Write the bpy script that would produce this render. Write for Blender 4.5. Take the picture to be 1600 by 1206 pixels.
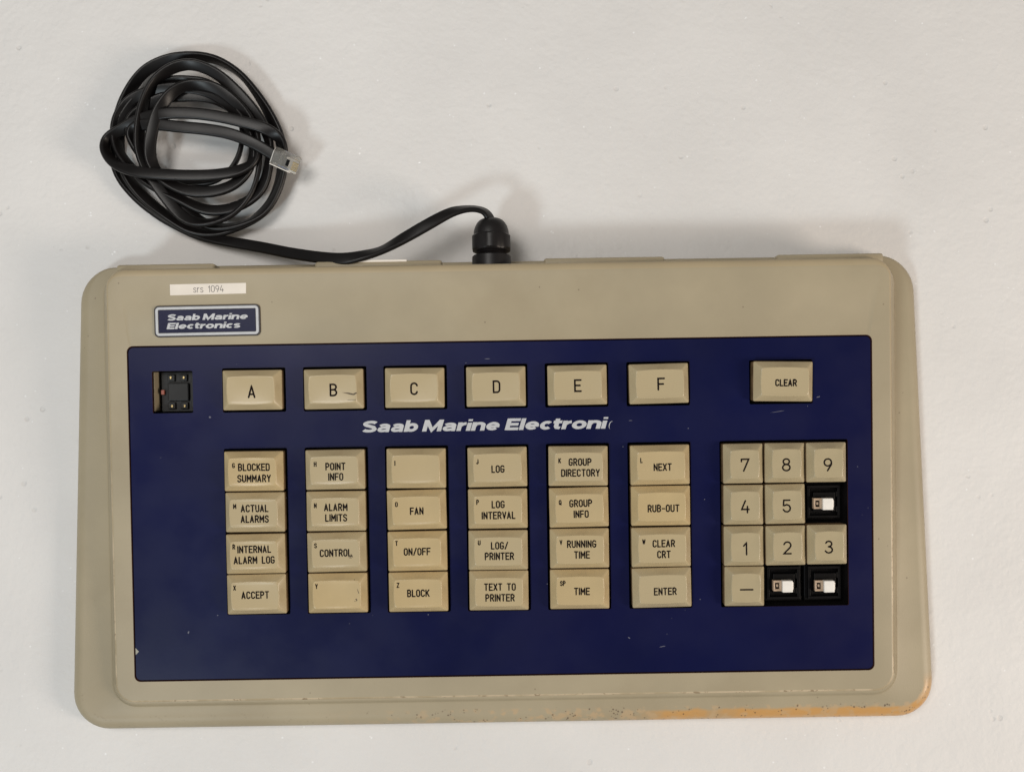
import bpy, bmesh, math, random
from mathutils import Vector, Matrix
random.seed(7)
sc = bpy.context.scene
for o in list(bpy.data.objects): bpy.data.objects.remove(o)
MM = .001
R = math.radians
# ------------------------------------------------------------------ camera
CF, CH, CT = 1433., .435, R(4.1)           # focal length in 1600-wide pixels, height, tilt
CAM = Vector((0, -math.tan(CT)*(CH-.02), CH))
cd = bpy.data.cameras.new('camera'); cam = bpy.data.objects.new('camera', cd)
sc.collection.objects.link(cam); sc.camera = cam
cd.sensor_fit = 'HORIZONTAL'; cd.sensor_width = 36; cd.lens = 36*CF/1600
cd.clip_start = .01; cd.clip_end = 20
cam.location = CAM; cam.rotation_euler = (CT, 0, 0)
# ------------------------------------------------------------------ world and lamps
w = bpy.data.worlds.new('World'); sc.world = w; w.use_nodes = True
bg = w.node_tree.nodes['Background']
bg.inputs[0].default_value = (1, .965, .92, 1); bg.inputs[1].default_value = .19
def area(name, loc, target, size, power, col, sy=None):
    l = bpy.data.lights.new(name, 'AREA'); l.energy = power; l.color = col
    l.size = size
    if sy: l.shape = 'RECTANGLE'; l.size_y = sy
    o = bpy.data.objects.new(name, l); sc.collection.objects.link(o)
    o.location = loc
    o.rotation_euler = (Vector(target)-Vector(loc)).to_track_quat('-Z', 'Y').to_euler()
    return o
area('window_light', (-1.22, -1.60, 1.95), (0, 0, 0), .40, 21.0, (.84, .95, 1))
area('warm_lamp', (1.05, -.36, .60), (.1, 0, 0), .34, 7.4, (1, .86, .73))
area('ceiling_lamp', (-.42, .24, 1.22), (0.0, 0.05, 0), .5, 6.6, (1, .965, .92))
sc.view_settings.view_transform = 'Standard'; sc.view_settings.look = 'None'
sc.view_settings.exposure = 0; sc.view_settings.gamma = 1
sc.render.engine = 'CYCLES'

# ------------------------------------------------------------------ helpers
def link(o): sc.collection.objects.link(o); return o
def obj(name, bm, mat, parent=None, smooth=False, label=None):
    me = bpy.data.meshes.new(name)
    bmesh.ops.recalc_face_normals(bm, faces=bm.faces[:])
    bm.to_mesh(me); bm.free()
    if smooth:
        for p in me.polygons: p.use_smooth = True
    if isinstance(mat, (list, tuple)):
        for m in mat: me.materials.append(m)
    else: me.materials.append(mat)
    o = link(bpy.data.objects.new(name, me))
    if parent: o.parent = parent
    if label: o['label'] = label
    return o
def autosmooth(o, ang=35):
    me = o.data
    bm = bmesh.new(); bm.from_mesh(me)
    for e in bm.edges:
        if len(e.link_faces) == 2 and e.calc_face_angle(0) > R(ang): e.smooth = False
    bm.to_mesh(me); bm.free()
    for p in me.polygons: p.use_smooth = True
    return o
def box(bm, x0, x1, y0, y1, z0, z1, bev=0, mat=0):
    g = bmesh.ops.create_cube(bm, size=1)
    for v in g['verts']:
        v.co = Vector(((x0+x1)/2+v.co.x*(x1-x0), (y0+y1)/2+v.co.y*(y1-y0), (z0+z1)/2+v.co.z*(z1-z0)))*MM
    es = set(e for v in g['verts'] for e in v.link_edges)
    for f in set(f for v in g['verts'] for f in v.link_faces): f.material_index = mat
    if bev: bmesh.ops.bevel(bm, geom=list(es), offset=bev*MM, segments=2, affect='EDGES', profile=.5)
def rrect(x0, x1, y0, y1, r, n=6):
    pts = []
    for cx, cy, a in ((x1-r, y1-r, 0), (x0+r, y1-r, 90), (x0+r, y0+r, 180), (x1-r, y0+r, 270)):
        for k in range(n+1):
            t = R(a+90*k/n)
            pts.append((cx+r*math.cos(t), cy+r*math.sin(t), math.cos(t), math.sin(t)))
    return pts
def loft(bm, rings, cap0=False, cap1=False, mats=None):
    vs = [[bm.verts.new(Vector(p)*MM) for p in r] for r in rings]
    n = len(vs[0])
    for i, (a, b) in enumerate(zip(vs, vs[1:])):
        for k in range(n):
            f = bm.faces.new((a[k], a[(k+1) % n], b[(k+1) % n], b[k]))
            if mats: f.material_index = mats[i]
    if cap0: bm.faces.new(vs[0][::-1])
    if cap1: bm.faces.new(vs[-1])
    return vs

# ------------------------------------------------------------------ materials
def mat(name, col, rough=.5, spec=.5, noise=0, nscale=60, bump=0, bscale=900, metal=0, coords='Object'):
    m = bpy.data.materials.new(name); m.use_nodes = True
    nt = m.node_tree; b = nt.nodes['Principled BSDF']
    b.inputs['Base Color'].default_value = (*col, 1); b.inputs['Roughness'].default_value = rough
    b.inputs['Specular IOR Level'].default_value = spec; b.inputs['Metallic'].default_value = metal
    tc = nt.nodes.new('ShaderNodeTexCoord')
    m['tc'] = tc.name
    if noise:
        n = nt.nodes.new('ShaderNodeTexNoise'); n.inputs['Scale'].default_value = nscale; n.inputs['Detail'].default_value = 6
        nt.links.new(tc.outputs[coords], n.inputs['Vector'])
        mx = nt.nodes.new('ShaderNodeMix'); mx.data_type = 'RGBA'; mx.name = 'tint'
        rg = nt.nodes.new('ShaderNodeMapRange'); rg.inputs[1].default_value = .35; rg.inputs[2].default_value = .65
        nt.links.new(n.outputs['Fac'], rg.inputs[0]); nt.links.new(rg.outputs[0], mx.inputs[0])
        mx.inputs[6].default_value = (*[c*(1-noise) for c in col], 1)
        mx.inputs[7].default_value = (*[min(1, c*(1+noise)) for c in col], 1)
        nt.links.new(mx.outputs[2], b.inputs['Base Color'])
    if bump:
        n2 = nt.nodes.new('ShaderNodeTexNoise'); n2.inputs['Scale'].default_value = bscale; n2.inputs['Detail'].default_value = 4
        nt.links.new(tc.outputs[coords], n2.inputs['Vector'])
        bp = nt.nodes.new('ShaderNodeBump'); bp.inputs['Strength'].default_value = 1; bp.inputs['Distance'].default_value = bump*MM; bp.name = 'bump'
        nt.links.new(n2.outputs['Fac'], bp.inputs['Height']); nt.links.new(bp.outputs[0], b.inputs['Normal'])
    return m
class NB:
    """tiny node-building helper"""
    def __init__(s, m): s.nt = m.node_tree; s.b = s.nt.nodes['Principled BSDF']; s.tc = s.nt.nodes[m['tc']]
    def math(s, op, a, b=0, clamp=False):
        n = s.nt.nodes.new('ShaderNodeMath'); n.operation = op; n.use_clamp = clamp
        for i, v in enumerate((a, b)):
            if isinstance(v, (int, float)): n.inputs[i].default_value = v
            else: s.nt.links.new(v, n.inputs[i])
        return n.outputs[0]
    def ramp(s, v, a, b, c=0., d=1.):
        n = s.nt.nodes.new('ShaderNodeMapRange'); n.interpolation_type = 'SMOOTHSTEP'
        s.nt.links.new(v, n.inputs[0])
        for i, x in enumerate((a, b, c, d)): n.inputs[i+1].default_value = x
        return n.outputs[0]
    def noise(s, scale, detail=4, vec=None, rough=.5):
        n = s.nt.nodes.new('ShaderNodeTexNoise'); n.inputs['Scale'].default_value = scale; n.inputs['Detail'].default_value = detail
        n.inputs['Roughness'].default_value = rough
        s.nt.links.new(vec or s.tc.outputs['Object'], n.inputs['Vector']); return n.outputs['Fac']
    def voro(s, scale, rnd=1):
        n = s.nt.nodes.new('ShaderNodeTexVoronoi'); n.inputs['Scale'].default_value = scale; n.inputs['Randomness'].default_value = rnd
        s.nt.links.new(s.tc.outputs['Object'], n.inputs['Vector']); return n
    def sep(s):
        n = s.nt.nodes.new('ShaderNodeSeparateXYZ'); s.nt.links.new(s.tc.outputs['Object'], n.inputs[0]); return n.outputs
    def mix(s, fac, a, b):
        n = s.nt.nodes.new('ShaderNodeMix'); n.data_type = 'RGBA'
        if isinstance(fac, float): n.inputs[0].default_value = fac
        else: s.nt.links.new(fac, n.inputs[0])
        for i, v in ((6, a), (7, b)):
            if isinstance(v, tuple): n.inputs[i].default_value = (*v, 1)
            else: s.nt.links.new(v, n.inputs[i])
        return n.outputs[2]
    def base(s):
        return s.b.inputs['Base Color'].links[0].from_socket
    def setbase(s, v): s.nt.links.new(v, s.b.inputs['Base Color'])

# white foamy tabletop
M_table = mat('white_foam_sheet', (.755, .738, .72), .5, .5, .03, 14, coords='Object')
nb = NB(M_table)
v1 = nb.voro(230); cell = nb.ramp(v1.outputs['Distance'], .0, .75, 1, 0)
fine = nb.noise(420, 5); mid = nb.noise(130, 4); wide = nb.noise(28, 3)
patch = nb.ramp(nb.noise(34, 2), .42, .62)
h = nb.math('ADD', nb.math('MULTIPLY', cell, nb.math('MULTIPLY', patch, .35)), nb.math('MULTIPLY', fine, .8))
h = nb.math('ADD', h, nb.math('MULTIPLY', mid, 1.4))
pit = nb.voro(140); pitm = nb.math('MULTIPLY', nb.ramp(pit.outputs['Distance'], .10, .22, 1, 0), nb.ramp(nb.noise(50, 2), .60, .66))
h = nb.math('SUBTRACT', h, nb.math('MULTIPLY', pitm, .9))
bp = nb.nt.nodes.new('ShaderNodeBump'); bp.inputs['Strength'].default_value = .8; bp.inputs['Distance'].default_value = .00034
nb.nt.links.new(h, bp.inputs['Height']); nb.nt.links.new(bp.outputs[0], nb.b.inputs['Normal'])
gl = nb.voro(330); glm = nb.math('MULTIPLY', nb.ramp(gl.outputs['Distance'], .12, .2, 1, 0), nb.math('GREATER_THAN', nb.noise(170, 1), .66))
nb.nt.links.new(nb.ramp(glm, 0, 1, .55, .08), nb.b.inputs['Roughness'])
c = nb.mix(nb.math('MULTIPLY', glm, .8), nb.base(), (.95, .95, .95))  # glints of the grain painted near white into the colour
c = nb.mix(nb.math('MULTIPLY', pitm, .18), c, (.50, .48, .45))
nb.setbase(c)

# beige moulded case, painted, worn through to orange plastic on the front right rim
M_case = mat('beige_case_plastic', (.385, .325, .217), .47, .5, .06, 26, .05, 1600)
nb = NB(M_case)
xyz = nb.sep()
grime = nb.ramp(nb.noise(22, 5), .5, .72)
c = nb.mix(nb.math('MULTIPLY', grime, .28), nb.base(), (.29, .23, .14))
speck = nb.voro(700); sn = nb.noise(35, 3)
# distance in from the outline (rounded rectangle), so that wear follows the rim round the corner
qx = nb.math('MAXIMUM', nb.math('SUBTRACT', nb.math('ABSOLUTE', nb.math('ADD', xyz[0], .00365)), .17975), 0)
qy = nb.math('MAXIMUM', nb.math('SUBTRACT', nb.math('ABSOLUTE', nb.math('ADD', xyz[1], .0145)), .0895), 0)
rim = nb.math('SUBTRACT', .017, nb.math('SQRT', nb.math('ADD', nb.math('MULTIPLY', qx, qx), nb.math('MULTIPLY', qy, qy))))
lowside = nb.ramp(xyz[1], -.099, -.111, 0, 1)
front = nb.math('MULTIPLY', nb.ramp(rim, .0078, .0064, 0, 1), lowside)
sidewear = nb.ramp(xyz[0], -.03, .11, 0, 1)
yy = nb.math('ADD', rim, nb.math('MULTIPLY', nb.math('SUBTRACT', nb.noise(130, 6), .5), .003))
wornm = nb.math('MULTIPLY', nb.math('MULTIPLY', lowside, nb.ramp(yy, .0064, .0046, 0, 1)), nb.ramp(nb.math('ADD', nb.math('MULTIPLY', nb.math('SUBTRACT', nb.noise(70, 6), .5), .22), xyz[0]), .03, .11, 0, 1))
c = nb.mix(nb.math('MULTIPLY', wornm, .85), c, (.60, .31, .09))
edge = nb.math('MULTIPLY', nb.ramp(nb.noise(210, 3), .5, .62), nb.math('MULTIPLY', front, nb.ramp(xyz[0], -.10, .0, 0, 1)))
c = nb.mix(nb.math('MULTIPLY', edge, .6), c, (.52, .36, .20))
dots = nb.math('MULTIPLY', nb.ramp(speck.outputs['Distance'], .22, .38, 1, 0), nb.math('MULTIPLY', nb.math('GREATER_THAN', nb.noise(260, 2), .57), nb.math('MULTIPLY', front, nb.ramp(xyz[0], -.1, .0, .15, 1))))
c = nb.mix(nb.math('MULTIPLY', dots, .8), c, (.10, .06, .035))
sp2 = nb.voro(190); d2 = nb.math('MULTIPLY', nb.ramp(sp2.outputs['Distance'], .04, .09, 1, 0), nb.math('GREATER_THAN', nb.noise(90, 1), .60))
c = nb.mix(nb.math('MULTIPLY', d2, .6), c, (.12, .08, .05))
nb.setbase(c)
nb.nt.links.new(nb.ramp(wornm, 0, 1, .5, .32), nb.b.inputs['Roughness'])

M_rim = mat('highlit_worn_case_edge', (.42, .34, .215), .42, .4, .06, 26)  # bright edge highlight painted into the colour, together with patchy wear
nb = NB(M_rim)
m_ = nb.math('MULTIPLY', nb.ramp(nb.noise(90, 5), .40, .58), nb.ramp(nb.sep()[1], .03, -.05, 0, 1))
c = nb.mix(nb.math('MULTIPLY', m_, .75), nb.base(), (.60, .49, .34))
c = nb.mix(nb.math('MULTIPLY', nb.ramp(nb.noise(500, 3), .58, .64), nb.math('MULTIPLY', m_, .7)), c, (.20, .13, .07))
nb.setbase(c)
M_key = mat('cream_key_plastic', (.53, .405, .215), .28, .45, .05, 70, .012, 1500)
nb = NB(M_key)
oi = nb.nt.nodes.new('ShaderNodeObjectInfo')
c = nb.mix(nb.ramp(oi.outputs['Random'], 0, 1, 0, 1), nb.base(), (.47, .385, .235))
c = nb.mix(nb.math('MULTIPLY', nb.ramp(nb.noise(160, 5), .56, .72), .3), c, (.38, .29, .17))
nb.setbase(c)
M_numkey = mat('grey_cream_key_plastic', (.44, .365, .225), .28, .45, .05, 70, .012, 1500)
nb = NB(M_numkey)
c = nb.mix(nb.math('MULTIPLY', nb.ramp(nb.noise(160, 5), .56, .72), .3), nb.base(), (.36, .29, .19)); nb.setbase(c)
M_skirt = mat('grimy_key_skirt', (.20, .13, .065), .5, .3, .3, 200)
M_ink = mat('black_brown_ink', (.008, .004, .004), .7, .1)
M_panel = mat('blue_panel_foil', (.0034, .0055, .044), .33, .20, .12, 16, .008, 500)
nb = NB(M_panel)
c = nb.mix(nb.math('MULTIPLY', nb.ramp(nb.noise(9, 4), .45, .7), .35), nb.base(), (.006, .0055, .038))
ds = nb.voro(170); dm = nb.math('MULTIPLY', nb.ramp(ds.outputs['Distance'], .03, .06, 1, 0), nb.math('GREATER_THAN', nb.noise(60, 1), .62))
c = nb.mix(nb.math('MULTIPLY', dm, .5), c, (.09, .09, .12)); nb.setbase(c)
nb.nt.links.new(nb.ramp(nb.noise(40, 5), .3, .7, .28, .40), nb.b.inputs['Roughness'])
M_panel_edge = mat('dark_red_panel_edge', (.05, .018, .015), .5)
M_well = mat('black_well', (.003, .002, .002), .6, .15, .2, 60)
M_housing = mat('black_switch_plastic', (.0022, .0018, .002), .5, .14, .15, 300, .02, 900)
M_grey = mat('dark_grey_plastic', (.013, .013, .013), .45, .3, .15, 300)
M_stem = mat('white_stem_plastic', (.86, .82, .76), .35, .5, .03, 400)
M_clip = mat('translucent_clip_plastic', (.50, .37, .26), .3, .5, .1, 500)
M_red = mat('red_brown_component', (.30, .09, .06), .5)
M_brass = mat('brass_contact', (.55, .42, .2), .35, .5, metal=.8)
M_white = mat('silver_white_print', (.52, .53, .55), .4, .4, .06, 300)
M_badgeblue = mat('badge_blue', (.007, .009, .040), .32, .15, .1, 60)
M_badgeblack = mat('badge_black_rim', (.012, .008, .01), .4)
M_paper = mat('paper_label', (.84, .77, .68), .6, .3, .04, 90)
M_greyink = mat('grey_label_ink', (.20, .18, .17), .6)
M_cable = mat('black_cable_rubber', (.006, .005, .005), .36, .30, .2, 120, .02, 500)
M_gland = mat('black_gland_nylon', (.0085, .007, .007), .42, .35, .2, 120, .02, 700)
M_chip = mat('grey_blue_scratch', (.12, .12, .16), .5)
M_chip2 = mat('bare_beige_chip', (.35, .33, .27), .5)
M_scuff = mat('dark_scuff', (.10, .07, .035), .5, noise=.5, nscale=2000)
M_clear = bpy.data.materials.new('clear_plug_plastic'); M_clear.use_nodes = True
b = M_clear.node_tree.nodes['Principled BSDF']
b.inputs['Base Color'].default_value = (.96, .94, .88, 1); b.inputs['Roughness'].default_value = .2; b.inputs['Specular IOR Level'].default_value = .3
b.inputs['Transmission Weight'].default_value = .84; b.inputs['IOR'].default_value = 1.5
M_bluewire = mat('blue_wire', (.03, .09, .30), .4)

# ------------------------------------------------------------------ tabletop
bm = bmesh.new()
vs = [bm.verts.new(p) for p in ((-1.5, -1.5, 0), (1.5, -1.5, 0), (1.5, 1.5, 0), (-1.5, 1.5, 0))]
bm.faces.new(vs)
t = obj('tabletop', bm, M_table); t['kind'] = 'structure'; t['label'] = 'white foam-like sheet that the keypad and cable lie on'

# ------------------------------------------------------------------ keyboard frame of reference
KROT = R(.9)
kb = link(bpy.data.objects.new('industrial_keyboard', None))
kb.location = (-.002, -.032, 0); kb.rotation_euler = (0, 0, KROT); kb.empty_display_size = .02
kb['label'] = 'beige wedge shaped industrial keyboard with blue front panel and cream keys, three number keys missing'
kb['category'] = 'keyboard'
KM = Matrix.Translation(kb.location) @ Matrix.Rotation(KROT, 4, 'Z')
KI = KM.inverted()
Z0, SL = 23.5, .092                      # top plane: z = Z0 + SL*y   (mm)
ANG = math.atan(SL)
def zt(y): return Z0+SL*y
def ray(px, py):
    d = Vector(((px-800)/CF, -(py-603)/CF, -1)); return Matrix.Rotation(CT, 3, 'X') @ d
def on_z(px, py, z):                     # world point at height z (mm) measured from the photograph
    d = ray(px, py); t = (z*MM-CAM.z)/d.z; return (CAM+d*t)/MM
def on_top(px, py, off=0):               # keyboard-local point (mm), off above the sloping top
    o = (KI @ CAM)/MM; d = (KI.to_3x3() @ ray(px, py))
    n = Vector((0, -SL, 1)).normalized(); p0 = Vector((0, 0, Z0))
    t = (off-n.dot(o-p0))/n.dot(d); return o+d*t
PLACED = {}
def slope_place(o, x, y, off=0, rz=0):
    n = Vector((0, -SL, 1)).normalized()
    p = Vector((x, y, zt(y)))+n*off
    m = Matrix.Translation(p*MM) @ Matrix.Rotation(ANG, 4, 'X') @ Matrix.Rotation(rz, 4, 'Z')
    o.matrix_local = m; PLACED[o.name] = m
def plane_uv(p, x, y):                   # offset of a top-plane point from (x,y) in plane axes
    return p.x-x, (p.y-y)/math.cos(ANG)

# ------------------------------------------------------------------ case
NC = 10
PL = (-178, 172.6, -107.6, 86.2)         # plateau
OU = (-200.4, 193.1, -121.0, 92.0)         # widest outline
P = rrect(*PL, 8.5, NC); O = rrect(*OU, 17, NC)
def sub(n): return max(0., n[3])**2
rings = []
def ring(fn): rings.append([fn(p, o) for p, o in zip(P, O)])
ring(lambda p, o: (o[0]-o[2]*3, o[1]-o[3]*3, .3))
ring(lambda p, o: (o[0]-o[2]*.6, o[1]-o[3]*.6, 1.2))
ring(lambda p, o: (o[0], o[1], 3.2))
for k in range(7):
    a = R(90*k/6)
    def f(p, o, a=a):
        r = 6.2*(1-sub(o))+1.6*sub(o)
        q = r*(1-math.cos(a)); return (o[0]-o[2]*q, o[1]-o[3]*q, 4.6+5.4*math.sin(a))
    ring(f)
FZ = 9.8
def wall(p, s, z):
    h = zt(p[1])-FZ
    out = (.42*h+.8)*(1-sub(p))+2.2*sub(p)
    return (p[0]+p[2]*out*s, p[1]+p[3]*out*s, z)
ring(lambda p, o: (lambda q: (q[0]+p[2]*.9, q[1]+p[3]*.5, FZ))(wall(p, 1, 0)))
ring(lambda p, o: wall(p, 1, FZ+.35))
ring(lambda p, o: wall(p, .90, FZ+.35+.12*(zt(p[1])-FZ)))
for s in (.6, .3): ring(lambda p, o, s=s: wall(p, s, FZ+(zt(p[1])-FZ)*(.96-s*.9)))
for k in range(6):
    a = R(90*k/5)
    def f(p, o, a=a):
        r = 1.5*(1-sub(p))+5.0*sub(p); rz = 1.1*(1-sub(p))+2.2*sub(p)
        q = r*(1-math.cos(a)); x, y = p[0]-p[2]*q, p[1]-p[3]*q
        return (x, y, zt(y)-rz*(1-math.sin(a)))
    ring(f)
PN = (-168.4, 162.8, -97.4, 51.1)        # blue panel
G = rrect(PN[0]-.5, PN[1]+.5, PN[2]-.5, PN[3]+.5, 2.5, NC)
rings.append([(g[0]-0+g[2]*.25, g[1]+g[3]*.25, zt(g[1])) for g in G])
rings.append([(g[0], g[1], zt(g[1])-.35) for g in G])
rings.append([(g[0], g[1], zt(g[1])-9.5) for g in G])
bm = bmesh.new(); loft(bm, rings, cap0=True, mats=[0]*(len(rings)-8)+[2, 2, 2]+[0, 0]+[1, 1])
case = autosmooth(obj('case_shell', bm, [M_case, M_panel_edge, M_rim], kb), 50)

bm = bmesh.new()
g = [(q[0], q[1], zt(q[1])-9.2) for q in G]
loft(bm, [[(x, y, z-1.2) for x, y, z in g], g], cap0=True, cap1=True)
obj('mounting_plate', bm, M_well, kb)

# ------------------------------------------------------------------ layout of keys (keyboard millimetres)
COL = dict(a=-112.7, b=-76.6, c=-40.7, d=-4.7, e=31.35, f=67.8, p=104.7, q=123.4, r=141.9, z=122.7)
ROW = {0: 31.5, 1: -4.3, 2: -22.6, 3: -41.0, 4: -59.0}
KW, KH, KS = 26.4, 17.75, 17.75
holes = []
def hole(x0, x1, y0, y1): holes.append((x0, x1, y0, y1))
gx, gy = .95, .95
for k in 'abcdef':
    hole(COL[k]-KW/2-gx, COL[k]+KW/2+gx, ROW[0]-KH/2-gy, ROW[0]+KH/2+gy)
    hole(COL[k]-KW/2-gx, COL[k]+KW/2+gx, ROW[4]-KH/2-gy, ROW[1]+KH/2+gy)
hole(COL['z']-KW/2-gx, COL['z']+KW/2+gx, ROW[0]-KH/2-gy, ROW[0]+KH/2+gy)
hole(COL['p']-KS/2-gx, COL['r']+KS/2+gx+.6, ROW[4]-KH/2-gy, ROW[1]+KH/2+gy)
pa, pb = on_top(237, 580), on_top(302, 645)
HX0, HX1, HY0, HY1 = pa.x, pb.x, pb.y, pa.y
hole(HX0, HX1, HY0, HY1)

# blue panel with real openings
bm = bmesh.new()
loops = [[(q[0], q[1]) for q in rrect(*PN, 2.2, 6)]]+[[(q[0], q[1]) for q in rrect(*h, .7, 3)] for h in holes]
edges = []
for L in loops:
    vv = [bm.verts.new((x*MM, y*MM, (zt(y)-.12)*MM)) for x, y in L]
    edges += [bm.edges.new((vv[i], vv[(i+1) % len(vv)])) for i in range(len(vv))]
bmesh.ops.triangle_fill(bm, use_beauty=True, edges=edges, normal=(0, 0, 1))
ext = bmesh.ops.extrude_face_region(bm, geom=bm.faces[:])
newf = [f for f in ext['geom'] if isinstance(f, bmesh.types.BMFace)]
for v in [v for v in ext['geom'] if isinstance(v, bmesh.types.BMVert)]: v.co.z -= 1.1*MM
bm.normal_update()
for f in bm.faces:
    if abs(f.normal.z) < .5: f.material_index = 1
obj('front_panel', bm, [M_panel, M_panel_edge], kb)

# ------------------------------------------------------------------ stroke lettering (engraved style)
def arc(cx, cy, rx, ry, a0, a1, n=7):
    return [(cx+rx*math.cos(R(a0+(a1-a0)*k/n)), cy+ry*math.sin(R(a0+(a1-a0)*k/n))) for k in range(n+1)]
def glyph(ch, w):
    h = w/2; q = min(h, .27)
    if ch == 'A': return [[(0, 0), (h, 1), (w, 0)], [(.2*w, .27), (.8*w, .27)]], w*1.08
    if ch == 'B': return [[(0, 0), (0, 1), (w*.5, 1)]+arc(w*.5, .76, w*.46, .24, 90, -90)+[(0, .52)], [(w*.5, .52)]+arc(w*.52, .26, w*.48, .26, 90, -90)+[(0, 0)]], w
    if ch == 'C': return [arc(h, 1-q, h, q, 10, 180)+arc(h, q, h, q, 180, 350)], w
    if ch == 'D': return [[(0, 0), (0, 1), (w*.35, 1)]+arc(w-q*.9, 1-q, q*.9, q, 90, 0)+arc(w-q*.9, q, q*.9, q, 0, -90)+[(0, 0)]], w
    if ch == 'E': return [[(w, 1), (0, 1), (0, 0), (w, 0)], [(0, .52), (w*.85, .52)]], w*.95
    if ch == 'F': return [[(w, 1), (0, 1), (0, 0)], [(0, .5), (w*.85, .5)]], w*.95
    if ch == 'G': return [arc(h, 1-q, h, q, 15, 180)+arc(h, q, h, q, 180, 360)+[(w, .45), (w*.55, .45)]], w
    if ch == 'H': return [[(0, 0), (0, 1)], [(w, 0), (w, 1)], [(0, .52), (w, .52)]], w
    if ch == 'I': return [[(0, 0), (0, 1)]], 0
    if ch == 'J': return [[(w*.8, 1), (w*.8, q)]+arc(w*.4, q, w*.4, q, 0, -160)], w*.8
    if ch == 'K': return [[(0, 0), (0, 1)], [(w, 1), (0, .38)], [(w*.32, .58), (w, 0)]], w
    if ch == 'L': return [[(0, 1), (0, 0), (w*.85, 0)]], w*.85
    if ch == 'M': return [[(0, 0), (0, 1), (w*.6, .35), (w*1.2, 1), (w*1.2, 0)]], w*1.2
    if ch == 'N': return [[(0, 0), (0, 1), (w, 0), (w, 1)]], w
    if ch in 'O0': return [arc(h, 1-q, h, q, 0, 180)+arc(h, q, h, q, 180, 360)+[(w, 1-q)]], w
    if ch == 'P': return [[(0, 0), (0, 1), (w*.5, 1)]+arc(w*.5, .73, w*.5, .27, 90, -90)+[(0, .46)]], w
    if ch == 'Q': return [arc(h, 1-q, h, q, 0, 180)+arc(h, q, h, q, 180, 360)+[(w, 1-q)], [(w*.6, .25), (w*1.05, -.05)]], w
    if ch == 'R': return [[(0, 0), (0, 1), (w*.5, 1)]+arc(w*.5, .74, w*.5, .26, 90, -90)+[(0, .48)], [(w*.5, .48), (w, 0)]], w
    if ch == 'S': return [arc(h, .755, h, .245, 15, 200)+[(w*.25, .58), (w*.8, .44)]+arc(h, .245, h, .25, 20, -165)], w
    if ch == 'T': return [[(0, 1), (w*1.05, 1)], [(w*.52, 1), (w*.52, 0)]], w*1.05
    if ch == 'U': return [[(0, 1), (0, q)]+arc(h, q, h, q, 180, 360)+[(w, 1)]], w
    if ch == 'V': return [[(0, 1), (h, 0), (w, 1)]], w
    if ch == 'W': return [[(0, 1), (w*.32, 0), (w*.65, .8), (w*.98, 0), (w*1.3, 1)]], w*1.3
    if ch == 'X': return [[(0, 0), (w, 1)], [(0, 1), (w, 0)]], w
    if ch == 'Y': return [[(0, 1), (h, .45), (w, 1)], [(h, .45), (h, 0)]], w
    if ch == 'Z': return [[(0, 1), (w, 1), (0, 0), (w, 0)]], w
    if ch == '/': return [[(0, -.03), (w*.85, 1.03)]], w*.85
    if ch == '-': return [[(0, .45), (w*.8, .45)]], w*.8
    if ch == '_': return [[(0, .5), (w, .5)]], w
    if ch == 's': return [arc(w*.42, .55, w*.38, .17, 20, 200)+[(w*.25, .43), (w*.6, .33)]+arc(w*.42, .18, w*.42, .18, 15, -165)], w*.84
    if ch == 'r': return [[(0, 0), (0, .72)], [(0, .45)]+arc(w*.5, .40, w*.45, .32, 150, 85, 5)], w*.55
    if ch == '1': return [[(w*.12, .74), (w*.5, 1), (w*.5, 0)]], w*.6
    if ch == '2': return [arc(h, .72, h*.95, .28, 165, -20)+[(w*.8, .48), (0, 0), (w, 0)]], w
    if ch == '3': return [arc(w*.45, .77, w*.42, .23, 160, -80)+[(w*.42, .53)], [(w*.42, .53)]+arc(w*.45, .265, w*.5, .265, 85, -160)], w
    if ch == '4': return [[(w*.5, 1), (0, .27), (w, .27)], [(w*.78, .52), (w*.78, 0)]], w
    if ch == '5': return [[(w*.92, 1), (w*.1, 1), (w*.06, .55)]+arc(h, .31, h, .31, 130, -160)], w
    if ch == '7': return [[(0, .80), (0, 1)], [(0, 1), (w, 1), (w*.3, 0)]], w
    if ch == '8': return [arc(h, .765, h*.85, .235, 0, 360, 16), arc(h, .265, h, .265, 0, 360, 16)], w
    if ch == '9': return [arc(h, .7, h, .3, 0, 360, 16), [(w, .7), (w*.98, .52), (w*.45, 0)]], w
    return [], w
def stroke_text(bm, s, cx, cy, hgt, wf, sw, z, gap=.2, wob=0.0):
    """centred stroke text laid flat as strips with round joints, z in mm"""
    x = 0; segs = []
    for ch in s:
        if ch == ' ': x += wf*.75+gap; continue
        g, adv = glyph(ch, wf)
        for pl in g: segs.append([(x+a, b) for a, b in pl])
        x += adv+gap
    tot = x-gap
    for k, pl in enumerate(segs):
        stroke_line(bm, [(cx+(a-tot/2)*hgt, cy+(b-.5)*hgt) for a, b in pl], sw/2, z+.005*(k % 3), step=.5)
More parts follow.
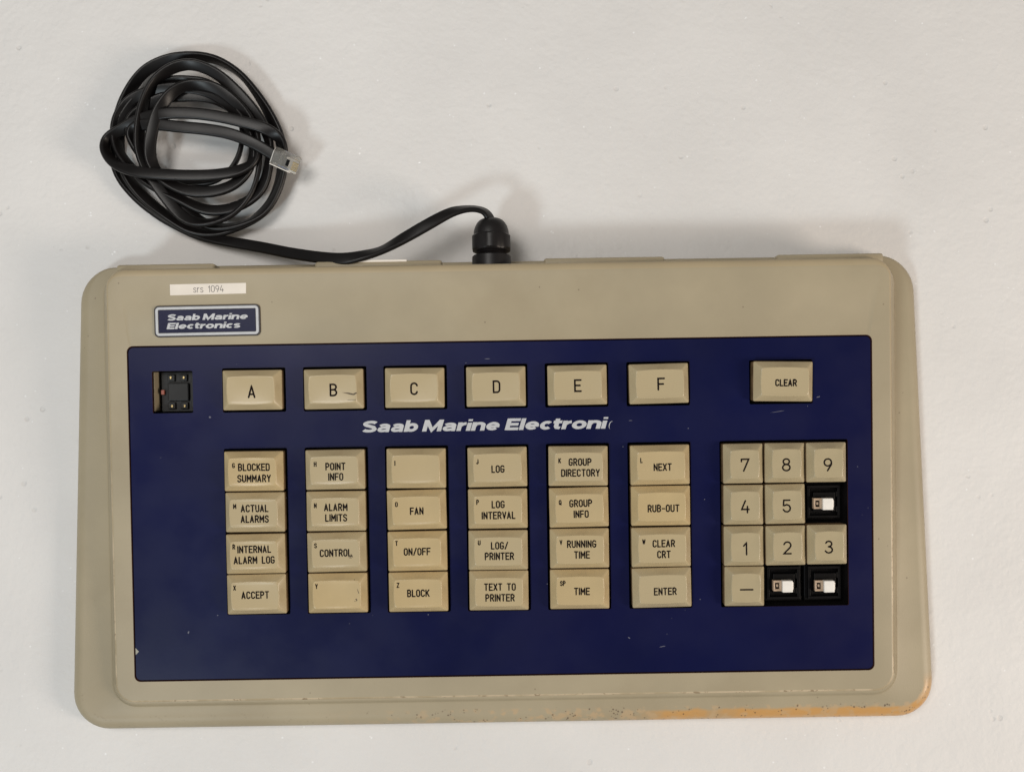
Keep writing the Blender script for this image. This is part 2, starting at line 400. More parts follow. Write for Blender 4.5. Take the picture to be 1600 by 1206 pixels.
def stroke_line(bm, pl, rr, z, xf=lambda p: p, rnd=True, step=None):
    """one pen stroke as a flat strip; xf maps the 2-D pen plane to millimetres"""
    pts = [Vector(p) for p in pl]
    if step:
        q = [pts[0]]
        for a, b in zip(pts, pts[1:]):
            m = max(1, math.ceil((b-a).length/step))
            q += [a+(b-a)*(t/m) for t in range(1, m+1)]
        pts = q
    closed = (pts[0]-pts[-1]).length < 1e-5
    n = len(pts)
    def vert(p):
        p = xf(p); return bm.verts.new((p[0]*MM, p[1]*MM, z*MM))
    left, right = [], []
    for i in range(n):
        d0 = (pts[i]-pts[i-1]).normalized() if i else ((pts[0]-pts[-2]).normalized() if closed else None)
        d1 = (pts[i+1]-pts[i]).normalized() if i < n-1 else ((pts[1]-pts[0]).normalized() if closed else None)
        d = d0 if d1 is None else d1 if d0 is None else (d0+d1)
        if d.length < 1e-6: d = d1
        d = d.normalized(); nn = Vector((-d.y, d.x)); m = 1
        if d0 is not None and d1 is not None: m = min(1/max(d.dot(d1), .3), 1.9)
        left.append(pts[i]+nn*rr*m); right.append(pts[i]-nn*rr*m)
    L = [vert(p) for p in left]; Rr = [vert(p) for p in right]
    for i in range(n-1): bm.faces.new((L[i], L[i+1], Rr[i+1], Rr[i]))
    if rnd and not closed:
        for e, d in ((0, pts[0]-pts[1]), (n-1, pts[-1]-pts[-2])):
            a0 = math.atan2(d.y, d.x)
            bm.faces.new([vert(pts[e]+Vector((math.cos(a0+R(90-180*j/5)), math.sin(a0+R(90-180*j/5))))*rr) for j in range(6)])

# ------------------------------------------------------------------ key caps
TOPZ = 5.6
def dish(x, y, hw, hh):
    return -.42*max(0, 1-(x/hw)**2*.9)*max(0, 1-(y/hh)**2*.6)
def cap_mesh(w, h, ti=(2.95, 2.95), bow=.35):
    """ring lofted key cap: skirt, bevelled faces, dished top"""
    bm = bmesh.new(); n = 5
    def rr(ix, iy, r, z, bw=0):
        out = []
        hw, hh = w/2-ix, h/2-iy
        base = []
        q = rrect(-hw, hw, -hh, hh, r, n)
        # add side mid-points so that faces can bow
        m = n+1; pts = []
        for cidx in range(4):
            pts += [(a, b) for a, b, _, _ in q[cidx*m:(cidx+1)*m]]
            a0 = q[cidx*m+m-1]; a1 = q[((cidx+1) % 4)*m]
            for k in (1, 2, 3, 4, 5):
                t = k/6; x = a0[0]+(a1[0]-a0[0])*t; y = a0[1]+(a1[1]-a0[1])*t
                s = math.sin(math.pi*t)*bw
                if cidx == 0: y += s
                elif cidx == 1: x -= s
                elif cidx == 2: y -= s
                else: x += s
                pts.append((x, y))
        return [(x, y, z) for x, y in pts]
    ix, iy = ti
    R_ = [rr(.25, .25, .5, -3.5), rr(.05, .05, .6, 1.2), rr(0, 0, .6, 2.0), rr(.08, .08, .65, 2.25), rr(.35, .35, .7, 2.55)]
    R_ += [rr(ix-.25, iy-.25, 1.0, TOPZ-.22, bow*.8), rr(ix-.06, iy-.06, 1.1, TOPZ-.05, bow), rr(ix+.14, iy+.14, 1.2, TOPZ, bow)]
    for s in (.12, .24, .36, .48, .6, .72, .84, .94):
        hw, hh = w/2-ix, h/2-iy
        last = rr(ix+.6, iy+.6, 1.1, TOPZ, bow)
        R_.append([(x*(1-s), y*(1-s), TOPZ+dish(x*(1-s), y*(1-s), hw, hh)+.04*0) for x, y, z in last])
    # ring right inside the rim keeps the edge crisp
    last = rr(ix+.6, iy+.6, 1.1, TOPZ, bow)
    R_.insert(8, [(x, y, TOPZ+dish(x, y, w/2-ix, h/2-iy)*1.0) for x, y, z in last])
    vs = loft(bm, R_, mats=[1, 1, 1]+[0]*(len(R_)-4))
    c = bm.verts.new((0, 0, (TOPZ-.42)*MM))
    L = vs[-1]
    for i in range(len(L)): bm.faces.new((L[i], L[(i+1) % len(L)], c))
    return bm
proto = {}
def keycap(kind, x, y, label, legends, rz=0., zoff=0., mats=None):
    """legends: list of (text, px, py, size class) measured in the photograph"""
    w, h = (KW, KH) if kind == 'wide' else (KS, KH)
    m = M_key if kind == 'wide' else M_numkey
    if kind not in proto:
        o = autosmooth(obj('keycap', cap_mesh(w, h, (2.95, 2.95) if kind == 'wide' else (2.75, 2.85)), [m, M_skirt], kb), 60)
        proto[kind] = o
    else:
        o = proto[kind].copy(); link(o); o.parent = kb
    slope_place(o, x, y, zoff, rz)
    o['label'] = label
    if legends:
        bm = bmesh.new()
        for s, px, py, cl in legends:
            p = on_top(px, py, TOPZ-.2+zoff); u, v = plane_uv(p, x, y)
            hgt, wf, sw, gap = dict(S=(2.8, .46, .56, .28), s=(1.85, .43, .42, .27), B=(4.9, .54, .76, .25), D=(5.2, .62, .68, .25), C=(2.6, .48, .60, .28), M=(1, 5.4, .68, 0))[cl]
            hw, hh = w/2-2.95, h/2-2.95
            stroke_text(bm, s, u, v, hgt, wf, sw, 0, gap)
        # drape the ink on the dished top
        for vv in bm.verts:
            vv.co.z += (TOPZ+dish(vv.co.x/MM, vv.co.y/MM, hw, hh)+.06)*MM
        obj('legend', bm, M_ink, o)
    return o
def K(col, row, text, legs, kind='wide'):
    x = COL[col]; y = ROW[row]
    rz = R(random.uniform(-.45, .75))
    return keycap(kind, x+random.uniform(-.12, .12), y+random.uniform(-.1, .1), text, legs, rz, random.uniform(-.25, .2))
K('a', 0, 'wide cream key marked A', [('A', 393.2, 610.3, 'B')])
kB = K('b', 0, 'wide cream key marked B with a dark scrape', [('B', 520.8, 607.5, 'B')])
K('c', 0, 'wide cream key marked C', [('C', 646.9, 605.6, 'B')])
K('d', 0, 'wide cream key marked D', [('D', 775.8, 602.5, 'B')])
K('e', 0, 'wide cream key marked E', [('E', 902.8, 600.8, 'B')])
K('f', 0, 'wide cream key marked F', [('F', 1033, 598.3, 'B')])
kc = keycap('wide', COL['z'], ROW[0]+.2, 'wide cream key marked CLEAR standing alone at upper right', [('CLEAR', 1228.4, 596, 'C')], R(-1.2), .5)
T = 'wide cream key marked '
K('a', 1, T+'G BLOCKED SUMMARY', [('G', 364.8, 725.6, 's'), ('BLOCKED', 396.6, 728, 'S'), ('SUMMARY', 397, 745.6, 'S')])
K('a', 2, T+'M ACTUAL ALARMS', [('M', 366.7, 789.4, 's'), ('ACTUAL', 397.7, 792.5, 'S'), ('ALARMS', 398, 809, 'S')])
K('a', 3, T+'R INTERNAL ALARM LOG', [('R', 365.5, 852.4, 's'), ('INTERNAL', 397.2, 856.3, 'S'), ('ALARM LOG', 397.2, 873.1, 'S')])
K('a', 4, T+'X ACCEPT', [('X', 366.7, 916.2, 's'), ('ACCEPT', 398.7, 927.7, 'S')])
K('b', 1, T+'H POINT INFO', [('H', 492.5, 723.3, 's'), ('POINT', 524, 726.9, 'S'), ('INFO', 524.5, 743, 'S')])
K('b', 2, T+'N ALARM LIMITS', [('N', 492.7, 788, 's'), ('ALARM', 524.5, 790.6, 'S'), ('LIMITS', 525.2, 807, 'S')])
kS = K('b', 3, T+'S CONTROL', [('S', 493.2, 850.3, 's'), ('CONTROL', 524.5, 862, 'S')])
kY = K('b', 4, T+'Y, otherwise blank, with scuffs', [('Y', 494.6, 914, 's')])
K('c', 1, T+'I, otherwise blank', [('I', 617, 722, 's')])
K('c', 2, T+'O FAN', [('O', 619.5, 785.8, 's'), ('FAN', 651, 796.6, 'S')])
K('c', 3, T+'T ON/OFF', [('T', 619.7, 846.7, 's'), ('ON/OFF', 651.7, 859.9, 'S')])
K('c', 4, T+'Z BLOCK', [('Z', 621.9, 912.1, 's'), ('BLOCK', 653.6, 924.8, 'S')])
K('d', 1, T+'J LOG', [('J', 745.8, 719.3, 's'), ('LOG', 778, 731, 'S')])
K('d', 2, T+'P LOG INTERVAL', [('P', 746.3, 782.8, 's'), ('LOG', 778.3, 786.3, 'S'), ('INTERVAL', 779, 803.3, 'S')])
K('d', 3, T+'U LOG/ PRINTER', [('U', 748.8, 846, 's'), ('LOG/', 780.5, 850.5, 'S'), ('PRINTER', 780.3, 867, 'S')])
K('d', 4, T+'TEXT TO PRINTER', [('TEXT TO', 781, 915, 'S'), ('PRINTER', 781.3, 931.8, 'S')])
K('e', 1, T+'K GROUP DIRECTORY', [('K', 874.5, 718, 's'), ('GROUP', 906.3, 720, 'S'), ('DIRECTORY', 907, 736.8, 'S')])
K('e', 2, T+'Q GROUP INFO', [('Q', 875.3, 782.8, 's'), ('GROUP', 907.5, 784.5, 'S'), ('INFO', 908, 801.3, 'S')])
K('e', 3, T+'V RUNNING TIME', [('V', 876.5, 845.5, 's'), ('RUNNING', 908.8, 848, 'S'), ('TIME', 909.3, 865, 'S')])
K('e', 4, T+'SP TIME', [('SP', 879.3, 909.5, 's'), ('TIME', 909.3, 922, 'S')])
K('f', 1, T+'L NEXT', [('L', 1002.3, 717.3, 's'), ('NEXT', 1035.5, 728, 'S')])
K('f', 2, T+'RUB-OUT', [('RUB-OUT', 1036.8, 792.3, 'S')])
K('f', 3, T+'W CLEAR CRT', [('W', 1006, 844.3, 's'), ('CLEAR', 1037.3, 847.3, 'S'), ('CRT', 1037.5, 864.3, 'S')])
K('f', 4, T+'ENTER', [('ENTER', 1039.5, 922, 'S')])
for ch, c_, r_, px, py in (('7', 'p', 1, 1164.3, 724.8), ('8', 'q', 1, 1228.8, 724.3), ('9', 'r', 1, 1293.7, 724.3), ('4', 'p', 2, 1164.8, 789.7),
                           ('5', 'q', 2, 1229.4, 788.8), ('1', 'p', 3, 1164.3, 855.4), ('2', 'q', 3, 1230.5, 854), ('3', 'r', 3, 1295.7, 852.8)):
    K(c_, r_, 'square cream number key marked '+ch, [(ch, px, py, 'D')], 'square')
K('p', 4, 'square cream key marked with a dash', [('_', 1166.8, 919.4, 'M')], 'square')

# scuffs on three caps
def scuff(key, pts, label=None):
    bm = bmesh.new()
    wi, hi = KW/2-2.95, KH/2-2.95
    inv = PLACED[key.name].inverted()
    for poly in pts:
        vs = []
        for px, py in poly:
            p = inv @ (on_top(px, py, TOPZ-.2)*MM)
            vs.append(bm.verts.new((p.x, p.y, (TOPZ+dish(p.x/MM, p.y/MM, wi, hi)+.055)*MM)))
        bm.faces.new(vs)
    obj('scuff_mark', bm, M_scuff, key)
scuff(kB, [[(534, 613), (545, 613.4), (552, 615), (557, 612.5), (557.8, 614.5), (553, 617.3), (547, 616.5), (541, 614.8)], [(543, 624.4), (556, 624), (556, 624.8), (543, 625)]])
scuff(kS, [[(547, 865), (550, 866.5), (551.5, 870.5), (548.5, 869.5), (550, 868.3)], [(544, 870.8), (548, 870), (550, 872), (546, 871.6)]])
scuff(kY, [[(553, 904.3), (554.4, 904.8), (553.8, 906)], [(558, 919), (559.2, 921), (561.3, 927), (560, 926.4), (558.8, 922.5)], [(555, 936), (557, 934.6), (558.4, 937), (557.3, 939.4), (556.6, 937)], [(553.8, 938.4), (555.4, 938), (555, 940)]])

# ------------------------------------------------------------------ open sockets of the missing number keys
def socket(col, row, px, py):
    x, y = COL[col]+.3, ROW[row]
    bm = bmesh.new()
    box(bm, -8.6, 8.6, -8.6, 8.6, -9, -4.6, .3)
    for a in ((-7.4, 7.4, 6.2, 7.4), (-7.4, 7.4, -7.4, -6.2), (-7.4, -6.2, -6.2, 6.2), (6.2, 7.4, -6.2, 6.2)):
        box(bm, *a, -4.7, -2.6, .15)
    box(bm, -4.9, 4.9, -4.4, 4.4, -4.7, -1.9, .3)
    for s in (-1, 1): box(bm, 5.3, 5.9, s*3.4-1.3, s*3.4+1.3, -4.7, -2.2, .1)
    s = obj('key_socket', bm, M_housing, kb, label='empty black socket where a number key is missing')
    slope_place(s, x, y)
    u, v = plane_uv(on_top(px, py, -.3), x, y)
    bm = bmesh.new()
    box(bm, u-2.2, u+2.45, v-2.65, v+2.55, -3, .6, .25)
    box(bm, u+2.4, u+2.95, v-1.6, v+1.7, -3, -.2, .12)
    obj('plunger', bm, M_stem, s)
    bm = bmesh.new()
    for a in ((-5.9, -2.3, 1.5, 2.5), (-5.9, -2.3, -2.3, -1.4), (-5.9, -5.2, -1.4, 1.5), (-3.2, -2.3, -1.4, 1.5)):
        box(bm, u+a[0], u+a[1], v+a[2], v+a[3], -3, -.7, .12)
    box(bm, u-4.5, u-3.7, v-.5, v+.7, -3, -1.0, .1)
    obj('clip', bm, M_clip, s)
socket('r', 2, 1292.5, 787); socket('q', 4, 1229.5, 915.5); socket('r', 4, 1294.5, 915.5)

# ------------------------------------------------------------------ uncovered switch position at upper left
cx, cy = (HX0+HX1)/2, (HY0+HY1)/2
bm = bmesh.new()
box(bm, -7.2, 9.2, -9.0, 9.0, -9, -6.2, .2)
box(bm, -4.0, 5.6, -4.1, 4.0, -6.3, -4.6, .5)
for sx, sy in ((-2.4, 6.3), (3.2, 6.3), (-2.4, -6.3), (3.4, -6.3)): box(bm, sx-1.7, sx+1.7, sy-1.5, sy+1.5, -6.3, -5.0, .3)
for s in (-1, 1): box(bm, 7.0, 8.6, s*5.6-1.7, s*5.6+1.7, -6.3, -4.0, .2)
base = obj('switch_base', bm, M_grey, kb, label='dark uncovered switch base in an empty square opening')
slope_place(base, cx, cy)
for sx, sy in ((-2.4, 6.5), (3.5, 6.5), (-2.0, -6.4), (3.7, -6.4)):
    bm = bmesh.new(); box(bm, sx-.4, sx+.4, sy-.6, sy+.5, -5.2, -4.5, .1)
    obj('contact_pin', bm, M_brass, base)
bm = bmesh.new(); box(bm, -6.9, -5.5, -1.2, .9, -6.4, -4.6, .2)
obj('component', bm, M_red, base)
bm = bmesh.new(); box(bm, -9.1, -8.7, -8.6, 9.0, -9, -2.0, .1)
o = obj('inner_rib', bm, M_case, kb); slope_place(o, cx, cy)

# ------------------------------------------------------------------ heavy extended italic lettering
def heavy(ch):
    """pen strokes and width of a heavy grotesque letter; cap height 1, pen .22"""
    h, X = .11, .74
    if ch == 'S':
        w = .86; return [arc(w/2, .735, w/2-h, .15, 20, 195, 8)+[(.22, .60), (.64, .44)]+arc(w/2, .255, w/2-h, .145, 20, -162, 8)], w
    if ch == 'E': w = .72; return [[(h+.02, 0), (h+.02, 1)], [(h, 1-h), (w, 1-h)], [(h, .5), (w-.05, .5)], [(h, h), (w, h)]], w
    if ch == 'M': w = 1.02; return [[(h, 0), (h, 1)], [(w-h, 0), (w-h, 1)], [(h+.02, .93), (w/2, .12), (w-h-.02, .93)]], w
    if ch == 'a':
        w = .72; return [arc(w/2, X-h-.15, w/2-h, .15, 160, 0, 8)+[(w-h, 0)], [(w-h, .41), (.30, .385)]+arc(.28, .235, .17, .135, 95, 270, 7)+[(w*.6, .12), (w-h, .2)]], w+.02
    if ch == 'b': w = .76; return [[(h, 0), (h, 1)], arc(w/2+.02, X/2, w/2-h-.02, X/2-h, 0, 360, 18)], w
    if ch == 'o': w = .76; return [arc(w/2, X/2, w/2-h, X/2-h, 0, 360, 18)], w
    if ch == 'c': w = .67; return [arc(w/2, X/2, w/2-h, X/2-h, 44, 316, 16)], w
    if ch == 'e': w = .74; return [arc(w/2, X/2, w/2-h, X/2-h, 0, 318, 16), [(h, X/2-.01), (w-.02, X/2-.01)]], w
    if ch == 'r': w = .46; return [[(h, 0), (h, X)], arc(w, X/2-.02, w-h-.03, X/2-h+.02, 160, 92, 5)], w
    if ch == 'n': w = .72; return [[(h, 0), (h, X)], [(h+.02, X*.55)]+arc(w/2+.02, X-h-.16, w/2-h-.02, .16, 150, 0, 8)+[(w-h, 0)]], w
    if ch == 'i': w = .22; return [[(h, 0), (h, X-.04)], [(h, .84), (h, 1)]], w
    if ch == 'l': w = .22; return [[(h, 0), (h, 1)]], w
    if ch == 't': w = .46; return [[(.19, .93), (.19, .27), (.25, .15), (.42, .12)], [(0, X-.1), (w, X-.1)]], w
    if ch == 's':
        w = .64; return [arc(w/2, .535, w/2-h, .105, 20, 180, 7)[:-1]+[(h, .52), (.22, .42), (.45, .33), (w-h, .23)]+arc(w/2, .205, w/2-h, .105, 0, -160, 7)], w
    return [], .4
def add_word(bm, txt, x0, x1, y0, h, z, shear=.30, pen=.238):
    """word set tightly between x0 and x1 (mm) on baseline y0, capitals h tall, slanted and extended"""
    cur = 0; k = 0; tot = sum(heavy(c)[1] for c in txt)+.055*(len(txt)-1)
    sx = (x1-x0-shear*h*.8)/tot
    for c in txt:
        st, w_ = heavy(c)
        for pl in st:
            f = lambda p, cur=cur: (x0+(p[0]+cur)*sx+shear*p[1]*h, y0+p[1]*h)
            stroke_line(bm, pl, (pen if c not in 'aes' else pen*.86)/2, z+.005*(k % 4), f, rnd=False); k += 1
        cur += w_+(.055 if c != 'c' else .0)
org = on_top(565, 675.6)                 # lettering printed on the blue panel
bm = bmesh.new()
def U(px, py): 
    p = on_top(px, py); return plane_uv(p, org.x, org.y)
for wd, a, b_ in (('Saab', 564, 655), ('Marine', 659.5, 783), ('Electroni', 788, 951)):
    u0 = U(a, 675.8-(a-565)*.0162)[0]; u1 = U(b_, 657-(b_-565)*.0162)[0]
    v0 = U((a+b_)/2, 675.6-((a+b_)/2-565)*.0162)[1]
    add_word(bm, wd, u0, u1, v0, 5.15, 0)
# last letter worn down to a crescent
u, v = U(955.5, 664)
pts = [Vector((u+1.2*math.cos(R(t))+.25*math.sin(R(t)), v-.1+1.85*math.sin(R(t)))) for t in range(75, 250, 15)]
prev = None
for i, p in enumerate(pts):
    k = .32*math.sin(math.pi*(i+.4)/(len(pts)))+.05
    d = (Vector((u, v-.1))-p).normalized()*k
    a, b2 = bm.verts.new((p*MM).to_3d()), bm.verts.new(((p+d)*MM).to_3d())
    if prev: bm.faces.new((prev[0], prev[1], b2, a))
    prev = (a, b2)
o = obj('panel_lettering', bm, M_white, kb, label='silver white italic company lettering printed on the blue panel, last letters worn off')
slope_place(o, org.x, org.y, -.12+.035)

# chips and scratches on the blue panel
bm = bmesh.new()
c0 = Vector((0, 0))
def mark(px, py, lx, ly, rot=0, n=6):
    p = on_top(px, py); vs = []
    for k in range(n):
        a = 2*math.pi*k/n; rr_ = random.uniform(.6, 1)
        x, y = math.cos(a)*lx*.145*rr_, math.sin(a)*ly*.145*rr_
        cr, sr = math.cos(R(rot)), math.sin(R(rot))
        X, Y = p.x+x*cr-y*sr, p.y+x*sr+y*cr
        vs.append(bm.verts.new((X*MM, Y*MM, (zt(Y)-.12+.03)*MM)))
    bm.faces.new(vs)
for a in ((328, 651.5, 4, 4), (294.5, 987.5, 3, 6, -20), (762, 560.5, 10, 1.4), (985, 657, 7, 1.4), (1075.5, 669, 2.5, 2), (973.5, 698, 2, 2), (1036, 1009.5, 13, 1.6, 10),
          (983, 996, 5, 2, -40), (1215, 643, 26, 1.1, 8), (1262, 634.5, 1.5, 1.5), (1279, 620, 8, 2, 20), (669, 960, 2, 3), (855, 912, 2, 2), (1094, 936, 2.5, 2), (728, 567, 2, 2),
          (447, 778, 2, 3), (251, 715, 2, 1), (340, 961, 3, 2), (1340, 729, 2, 2), (1101, 780, 2, 2)): mark(*a)
o = obj('scratch_marks', bm, M_chip, kb); o['kind'] = 'stuff'
bm = bmesh.new()
vs = [bm.verts.new(((p.x)*MM, p.y*MM, (zt(p.y)-.08)*MM)) for p in (on_top(211.5, 1012), on_top(217, 1017.5), on_top(212, 1023))]
bm.faces.new(vs); obj('paint_chip', bm, M_chip2, kb)

# ------------------------------------------------------------------ badge and paper label on the case top
bc = on_top(324.4, 501.3)
def bx(w, h, r, z0, z1, bm, mi=0):
    q = rrect(-w/2, w/2, -h/2, h/2, r, 5)
    vs = loft(bm, [[(a, b, z0) for a, b, _, _ in q], [(a, b, z1-.15) for a, b, _, _ in q], [(a-c*.15, b-d*.15, z1) for a, b, c, d in q]], cap1=True)
bm = bmesh.new(); bx(47.2, 14.0, 2.0, -.3, .65, bm)
badge = obj('badge', bm, M_badgeblack, kb, label='small blue name badge with white border on the case top')
slope_place(badge, bc.x, bc.y, 0, R(.25))
bm = bmesh.new()
qo = rrect(-22.9, 22.9, -6.35, 6.35, 1.6, 5); qi = rrect(-21.8, 21.8, -5.25, 5.25, .5, 5)
loft(bm, [[(a, b, .6) for a, b, _, _ in qo], [(a, b, .8) for a, b, _, _ in qo], [(a, b, .8) for a, b, _, _ in qi], [(a, b, .6) for a, b, _, _ in qi]])
obj('badge_border', bm, M_white, badge)
bm = bmesh.new(); bx(43.2, 10.1, .4, .5, .72, bm); obj('badge_plate', bm, M_badgeblue, badge)
bm = bmesh.new()
def BU(px, py):
    p = on_top(px, py, .7); u, v = plane_uv(p, bc.x, bc.y); return u, v
a0, a1 = BU(260.5, 496), BU(388.5, 492)
add_word(bm, 'Saab Marine'.split()[0], a0[0], BU(313.5, 492)[0], BU(285, 500.2)[1], 2.75, .78)
add_word(bm, 'Marine', BU(316.3, 492)[0], a1[0], BU(350, 499.1)[1], 2.75, .78)
add_word(bm, 'Electronics', BU(260, 512)[0], BU(379, 508)[0], BU(320, 513)[1], 2.75, .78)
obj('badge_lettering', bm, M_white, badge)

lc = on_top(325, 451.6)
bm = bmesh.new(); q = [(-16.9, -2.5), (16.9, -2.35), (17.0, 2.35), (-16.9, 2.35)]
loft(bm, [[(a, b, 0) for a, b in q], [(a, b, .12) for a, b in q]], cap1=True)
lab = obj('paper_label', bm, M_paper, kb, label='narrow white paper label reading srs 1094'); slope_place(lab, lc.x, lc.y, 0, R(.35))
bm = bmesh.new(); stroke_text(bm, 'srs 1094', .2, .0, 2.75, .50, .27, .15, .22)
obj('label_text', bm, M_greyink, lab)

# ------------------------------------------------------------------ lugs along the rear edge
def lug(pxa, pxb, py, prot, z1=27.5, r=1.2):
    a = on_top(pxa, py, -2); b_ = on_top(pxb, py, -2)
    y0 = 84.5; y1 = prot
    bm = bmesh.new()
    box(bm, a.x, b_.x, y0, y1, 14, z1, r)
    return autosmooth(obj('rear_lug', bm, M_case, kb), 50), a.x, b_.x
lug(178, 333, 418, 88.9)
o, xa, xb = lug(490, 690, 415, 88.9)
lug(850, 1040, 410, 88.9)
lug(1216, 1384, 405, 88.9)
bm = bmesh.new(); x0 = on_z(540, 414, 28).x+2; x1 = on_z(640, 413, 28).x+2
box(bm, x0, x1, 88.2, 89.1, 20, 27.9, .1); obj('rear_label', bm, M_paper, kb)

# ------------------------------------------------------------------ cable gland on the rear wall
GZ = 20.0
gp = KI @ (on_z(768, 400, GZ)*MM)/MM
gx_ = (KI @ (on_z(768, 395, GZ)*MM)).x/MM
def yat(py): return (KI @ (on_z(768, py, GZ)*MM)).y/MM
gland = link(bpy.data.objects.new('cable_gland', None)); gland.parent = kb; gland.empty_display_size = .01
gland.location = (gx_*MM, 86*MM, GZ*MM)
gland['label'] = 'black nylon cable gland screwed into the rear wall'
def turned(name, prof, n=40, hexa=None, m=M_gland, ang=40):
    """profile (y, r) turned about the keyboard's rear pointing axis; hexa makes flats"""
    bm = bmesh.new(); rings = []
    for y, r in prof:
        ring_ = []
        for k in range(n):
            a = 2*math.pi*k/n
            rr_ = r
            if hexa:
                s = R(60); t = ((a+s/2) % s)-s/2
                rr_ = min(r, hexa/math.cos(t))
            ring_.append((math.cos(a)*rr_, y-86, math.sin(a)*rr_))
        rings.append(ring_)
    loft(bm, rings, cap0=True, cap1=True)
    return autosmooth(obj(name, bm, m, gland), ang)
y414, y400, y394, y372, y342 = yat(416), yat(400.5), yat(393.5), yat(368), yat(341.5)
turned('gland_flange', [(y414-5, 9.0), (y400-.5, 9.0), (y400, 8.5)], hexa=8.9)
turned('thread', [(y400-.5, 6.9), (y400+.4, 7.3), (y400+1, 6.6), (y394-.6, 7.2), (y394+.5, 6.6)])
turned('gland_nut', [(y394-.3, 7.6), (y394+.2, 8.6), (y394+.9, 9.3), (y372-.9, 9.3), (y372-.1, 8.6), (y372+.1, 8.2)], n=48, hexa=8.75, ang=25)
L_ = y342-y372
turned('dome_nut', [(y372-.5, 8.15)]+[(y372+L_*math.sin(R(t)), 8.15*math.cos(R(t))**.62) for t in (0, 15, 30, 45, 58, 68, 76, 82)]+[(y372+L_*.985, 2.6), (y372+L_*.9, 2.2)], ang=50)

# ------------------------------------------------------------------ flat cable
def ck(x, y, z, tw): return (x/3.547+140, y/3.547+60, z, tw)
path = [(767, 352, 21, 50), (765, 341, 22, 50), (757, 331, 23, 58), (742, 326.5, 24, 62), (722, 327.5, 25, 52), (700, 334, 26, 28), (665, 353, 27, 8), (630, 373, 27, 22), (597, 391, 27, 50),
        (565, 400, 28, 30), (535, 404.5, 27, 12), (500, 402.5, 23, 8), (455, 396, 17, 12), (415, 388, 12, 15), (375, 381, 8, 15), (335, 374, 5.5, 30)]
C1 = [(600, 1090, 4, 40), (480, 1040, 4, 62), (380, 985, 4, 72), (260, 890, 4, 75), (165, 760, 4, 60), (140, 620, 4, 45), (155, 470, 5, 50), (205, 320, 5.5, 60), (300, 190, 6, 35), (420, 125, 6, 30), (560, 103, 6, 55),
      (700, 120, 6, 72), (830, 195, 6, 78), (930, 315, 6, 60), (1005, 440, 6, 35), (1058, 570, 5, 30), (1062, 720, 5, 45), (1030, 860, 4.5, 35), (960, 965, 4.5, 30), (840, 1045, 4.5, 60), (700, 1082, 5, 50), (560, 1062, 6, 40),
      (430, 985, 7, 40), (300, 880, 7, 30), (205, 760, 7, 60), (170, 640, 7, 70), (165, 510, 8, 35), (215, 400, 8, 30), (300, 310, 8, 55), (420, 245, 8, 60), (540, 240, 8, 35), (660, 260, 8, 30), (770, 340, 8, 60), (838, 460, 8, 72),
      (840, 600, 8, 72), (795, 710, 8.5, 72), (700, 790, 9, 60), (560, 800, 9, 30), (430, 800, 9, 25), (330, 700, 9, 40), (235, 560, 10, 60), (225, 460, 10, 55), (300, 390, 10, 30), (400, 335, 10, 25), (540, 320, 10, 10), (690, 335, 10, 15),
      (820, 410, 10, 40), (910, 520, 10, 50), (938, 640, 10, 62), (930, 760, 10, 68), (885, 880, 10, 70), (790, 975, 10, 55), (660, 1022, 10, 50), (530, 1000, 10, 20), (420, 880, 11, 10), (340, 760, 12, 20), (285, 640, 12, 40), (275, 520, 13, 55),
      (295, 380, 13, 66), (350, 255, 13, 66), (440, 175, 13, 55), (560, 145, 13, 40), (690, 190, 13, 30), (800, 280, 12, 15), (900, 390, 11, 15), (970, 500, 11, 30), (1000, 620, 11, 50), (975, 780, 10, 25), (910, 880, 10, 20),
      (780, 945, 9, 15), (640, 950, 9, 20), (500, 890, 10, 40), (340, 810, 10, 40), (215, 700, 10, 55), (150, 590, 9, 60), (155, 450, 9, 45), (235, 340, 9, 25), (370, 290, 10, 30), (520, 275, 11, 15), (660, 300, 11, 15), (770, 370, 11, 25),
      (860, 480, 11, 45), (905, 600, 11, 55), (885, 720, 11, 30), (800, 810, 11.5, 12), (680, 850, 12, 8), (540, 845, 12, 12), (420, 790, 12, 30), (360, 720, 12.5, 40), (335, 640, 14, 25), (345, 520, 15, 15), (385, 400, 15.5, 25), (460, 300, 15, 55), (560, 258, 14, 50), (690, 275, 14, 25), (800, 350, 13, 20), (900, 470, 12, 50),
      (935, 600, 12, 60), (905, 690, 13, 40), (820, 735, 14, 12), (700, 757, 14.5, 6), (560, 762, 15, 5), (400, 755, 15.5, 8), (250, 738, 15, 12), (140, 695, 13, 40), (88, 625, 11, 62), (100, 560, 10, 60), (170, 510, 11, 40), (280, 450, 13, 15),
      (400, 420, 15.5, 8), (540, 415, 16, 4), (700, 432, 16, 3), (850, 465, 16, 3), (970, 500, 15.5, 6), (1055, 560, 13, 45), (1083, 650, 10, 65), (1062, 800, 8, 55), (980, 950, 7, 40), (850, 1030, 6.5, 60), (690, 1045, 6.5, 40), (560, 975, 7, 20),
      (450, 840, 8, 10), (330, 700, 9, 40), (235, 560, 10, 55), (260, 490, 12, 30), (360, 478, 14, 10), (500, 492, 15, 5), (640, 505, 15.5, 5), (770, 528, 16, 8), (890, 572, 16, 12), (985, 625, 15, 12), (1030, 652, 14.4, 8)]
path += [ck(*p) for p in C1]
pts = []
for px, py, z, tw in path:
    p = on_z(px, py, z); pts.append((p.x, p.y, p.z, tw))
def crom(P4, t):
    a, b_, c_, d = P4
    return [.5*((2*b_[i])+(-a[i]+c_[i])*t+(2*a[i]-5*b_[i]+4*c_[i]-d[i])*t*t+(-a[i]+3*b_[i]-3*c_[i]+d[i])*t**3) for i in range(4)]
sm = []
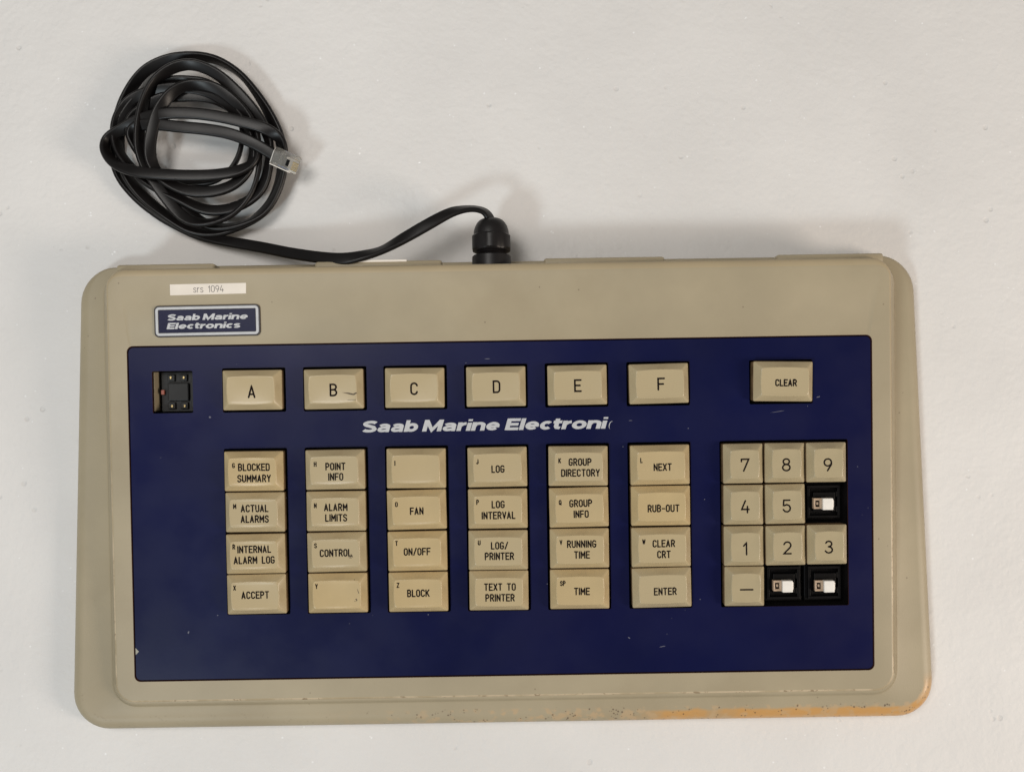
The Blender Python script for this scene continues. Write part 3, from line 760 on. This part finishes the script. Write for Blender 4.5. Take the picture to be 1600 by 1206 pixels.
for i in range(len(pts)-1):
    a = pts[max(i-1, 0)]; d = pts[min(i+2, len(pts)-1)]
    for k in range(6): sm.append(crom((a, pts[i], pts[i+1], d), k/6))
sm.append(list(pts[-1]))
for _ in range(2):
    sm = [sm[0]]+[[(sm[i-1][j]+2*sm[i][j]+sm[i+1][j])/4 for j in range(4)] for i in range(1, len(sm)-1)]+[sm[-1]]
CW, CT_ = 5.5, 2.3
sec = [(a, b_) for a, b_, _, _ in rrect(-CW/2, CW/2, -CT_/2, CT_/2, .9, 3)]
bm = bmesh.new(); rings = []
for i, s in enumerate(sm):
    p = Vector(s[:3]); T_ = (Vector(sm[min(i+1, len(sm)-1)][:3])-Vector(sm[max(i-1, 0)][:3])).normalized()
    side = Vector((0, 0, 1)).cross(T_).normalized(); up = T_.cross(side)
    tw = R(s[3]); wide = side*math.cos(tw)+up*math.sin(tw); thin = T_.cross(wide)
    p.z = max(p.z, abs(math.sin(tw))*CW/2+abs(math.cos(tw))*CT_/2+.05)
    rings.append([p+wide*a+thin*b_ for a, b_ in sec])
loft(bm, rings, cap0=True, cap1=True)
cable = link(bpy.data.objects.new('coiled_cable', None)); cable.empty_display_size = .01
cp = on_z(300, 230, 0)*MM; cable.location = cp
cable['label'] = 'flat black cable coiled in loops behind the keyboard, ending in a clear plug'; cable['category'] = 'cable'
for v in bm.verts: v.co -= cp
autosmooth(obj('flat_cord', bm, M_cable, cable), 60)

# clear modular plug at the free end
plug = link(bpy.data.objects.new('modular_plug', None)); plug.parent = cable; plug.empty_display_size = .005
e0 = Vector(sm[-1][:3])
plug.location = e0*MM-cp
plug.scale = (1.05, 1.0, 1.0)
pr = Matrix.Rotation(R(-22), 4, 'Z') @ Matrix.Rotation(R(14), 4, 'Y') @ Matrix.Rotation(R(38), 4, 'X')
plug.rotation_euler = pr.to_euler()
plug['label'] = 'clear plastic telephone plug with gold contacts'
bm = bmesh.new()
box(bm, -1, 11, -3.6, 3.6, -2.6, 2.4, .4)
bmesh.ops.create_cube(bm, size=.0001)
o = obj('plug_body', bm, M_clear, plug)
bm = bmesh.new(); box(bm, -1.2, 8.5, -4.1, -3.65, -2.0, 2.2, .15); box(bm, -1.3, -.9, -3.2, 3.2, -2.0, 2.0, .15); obj('plug_shroud', bm, M_stem, plug)
bm = bmesh.new(); box(bm, .5, 10, -6.0, -4.6, -3.2, -2.2, .35); box(bm, 9, 10.8, -6.0, -3.0, -3.2, -2.2, .3); obj('latch', bm, M_clear, plug)
bm = bmesh.new(); box(bm, 2.5, 7.5, -3.0, -2.5, 1.2, 2.2, .1); obj('blue_wire', bm, M_bluewire, plug)
bm = bmesh.new(); box(bm, -.8, 2.2, -2.6, 2.6, -1.1, 1.1, .4); obj('cord_end', bm, M_cable, plug)
bm = bmesh.new(); box(bm, 5.4, 6.8, -1.2, 2.2, 1.6, 2.55, .2); obj('strain_bar', bm, M_housing, plug)
for k in range(4):
    bm = bmesh.new(); y = -1.8+1.2*k; box(bm, 8.2, 10.8, y-.22, y+.22, .4, 2.6, .08); obj('contact', bm, M_brass, plug)
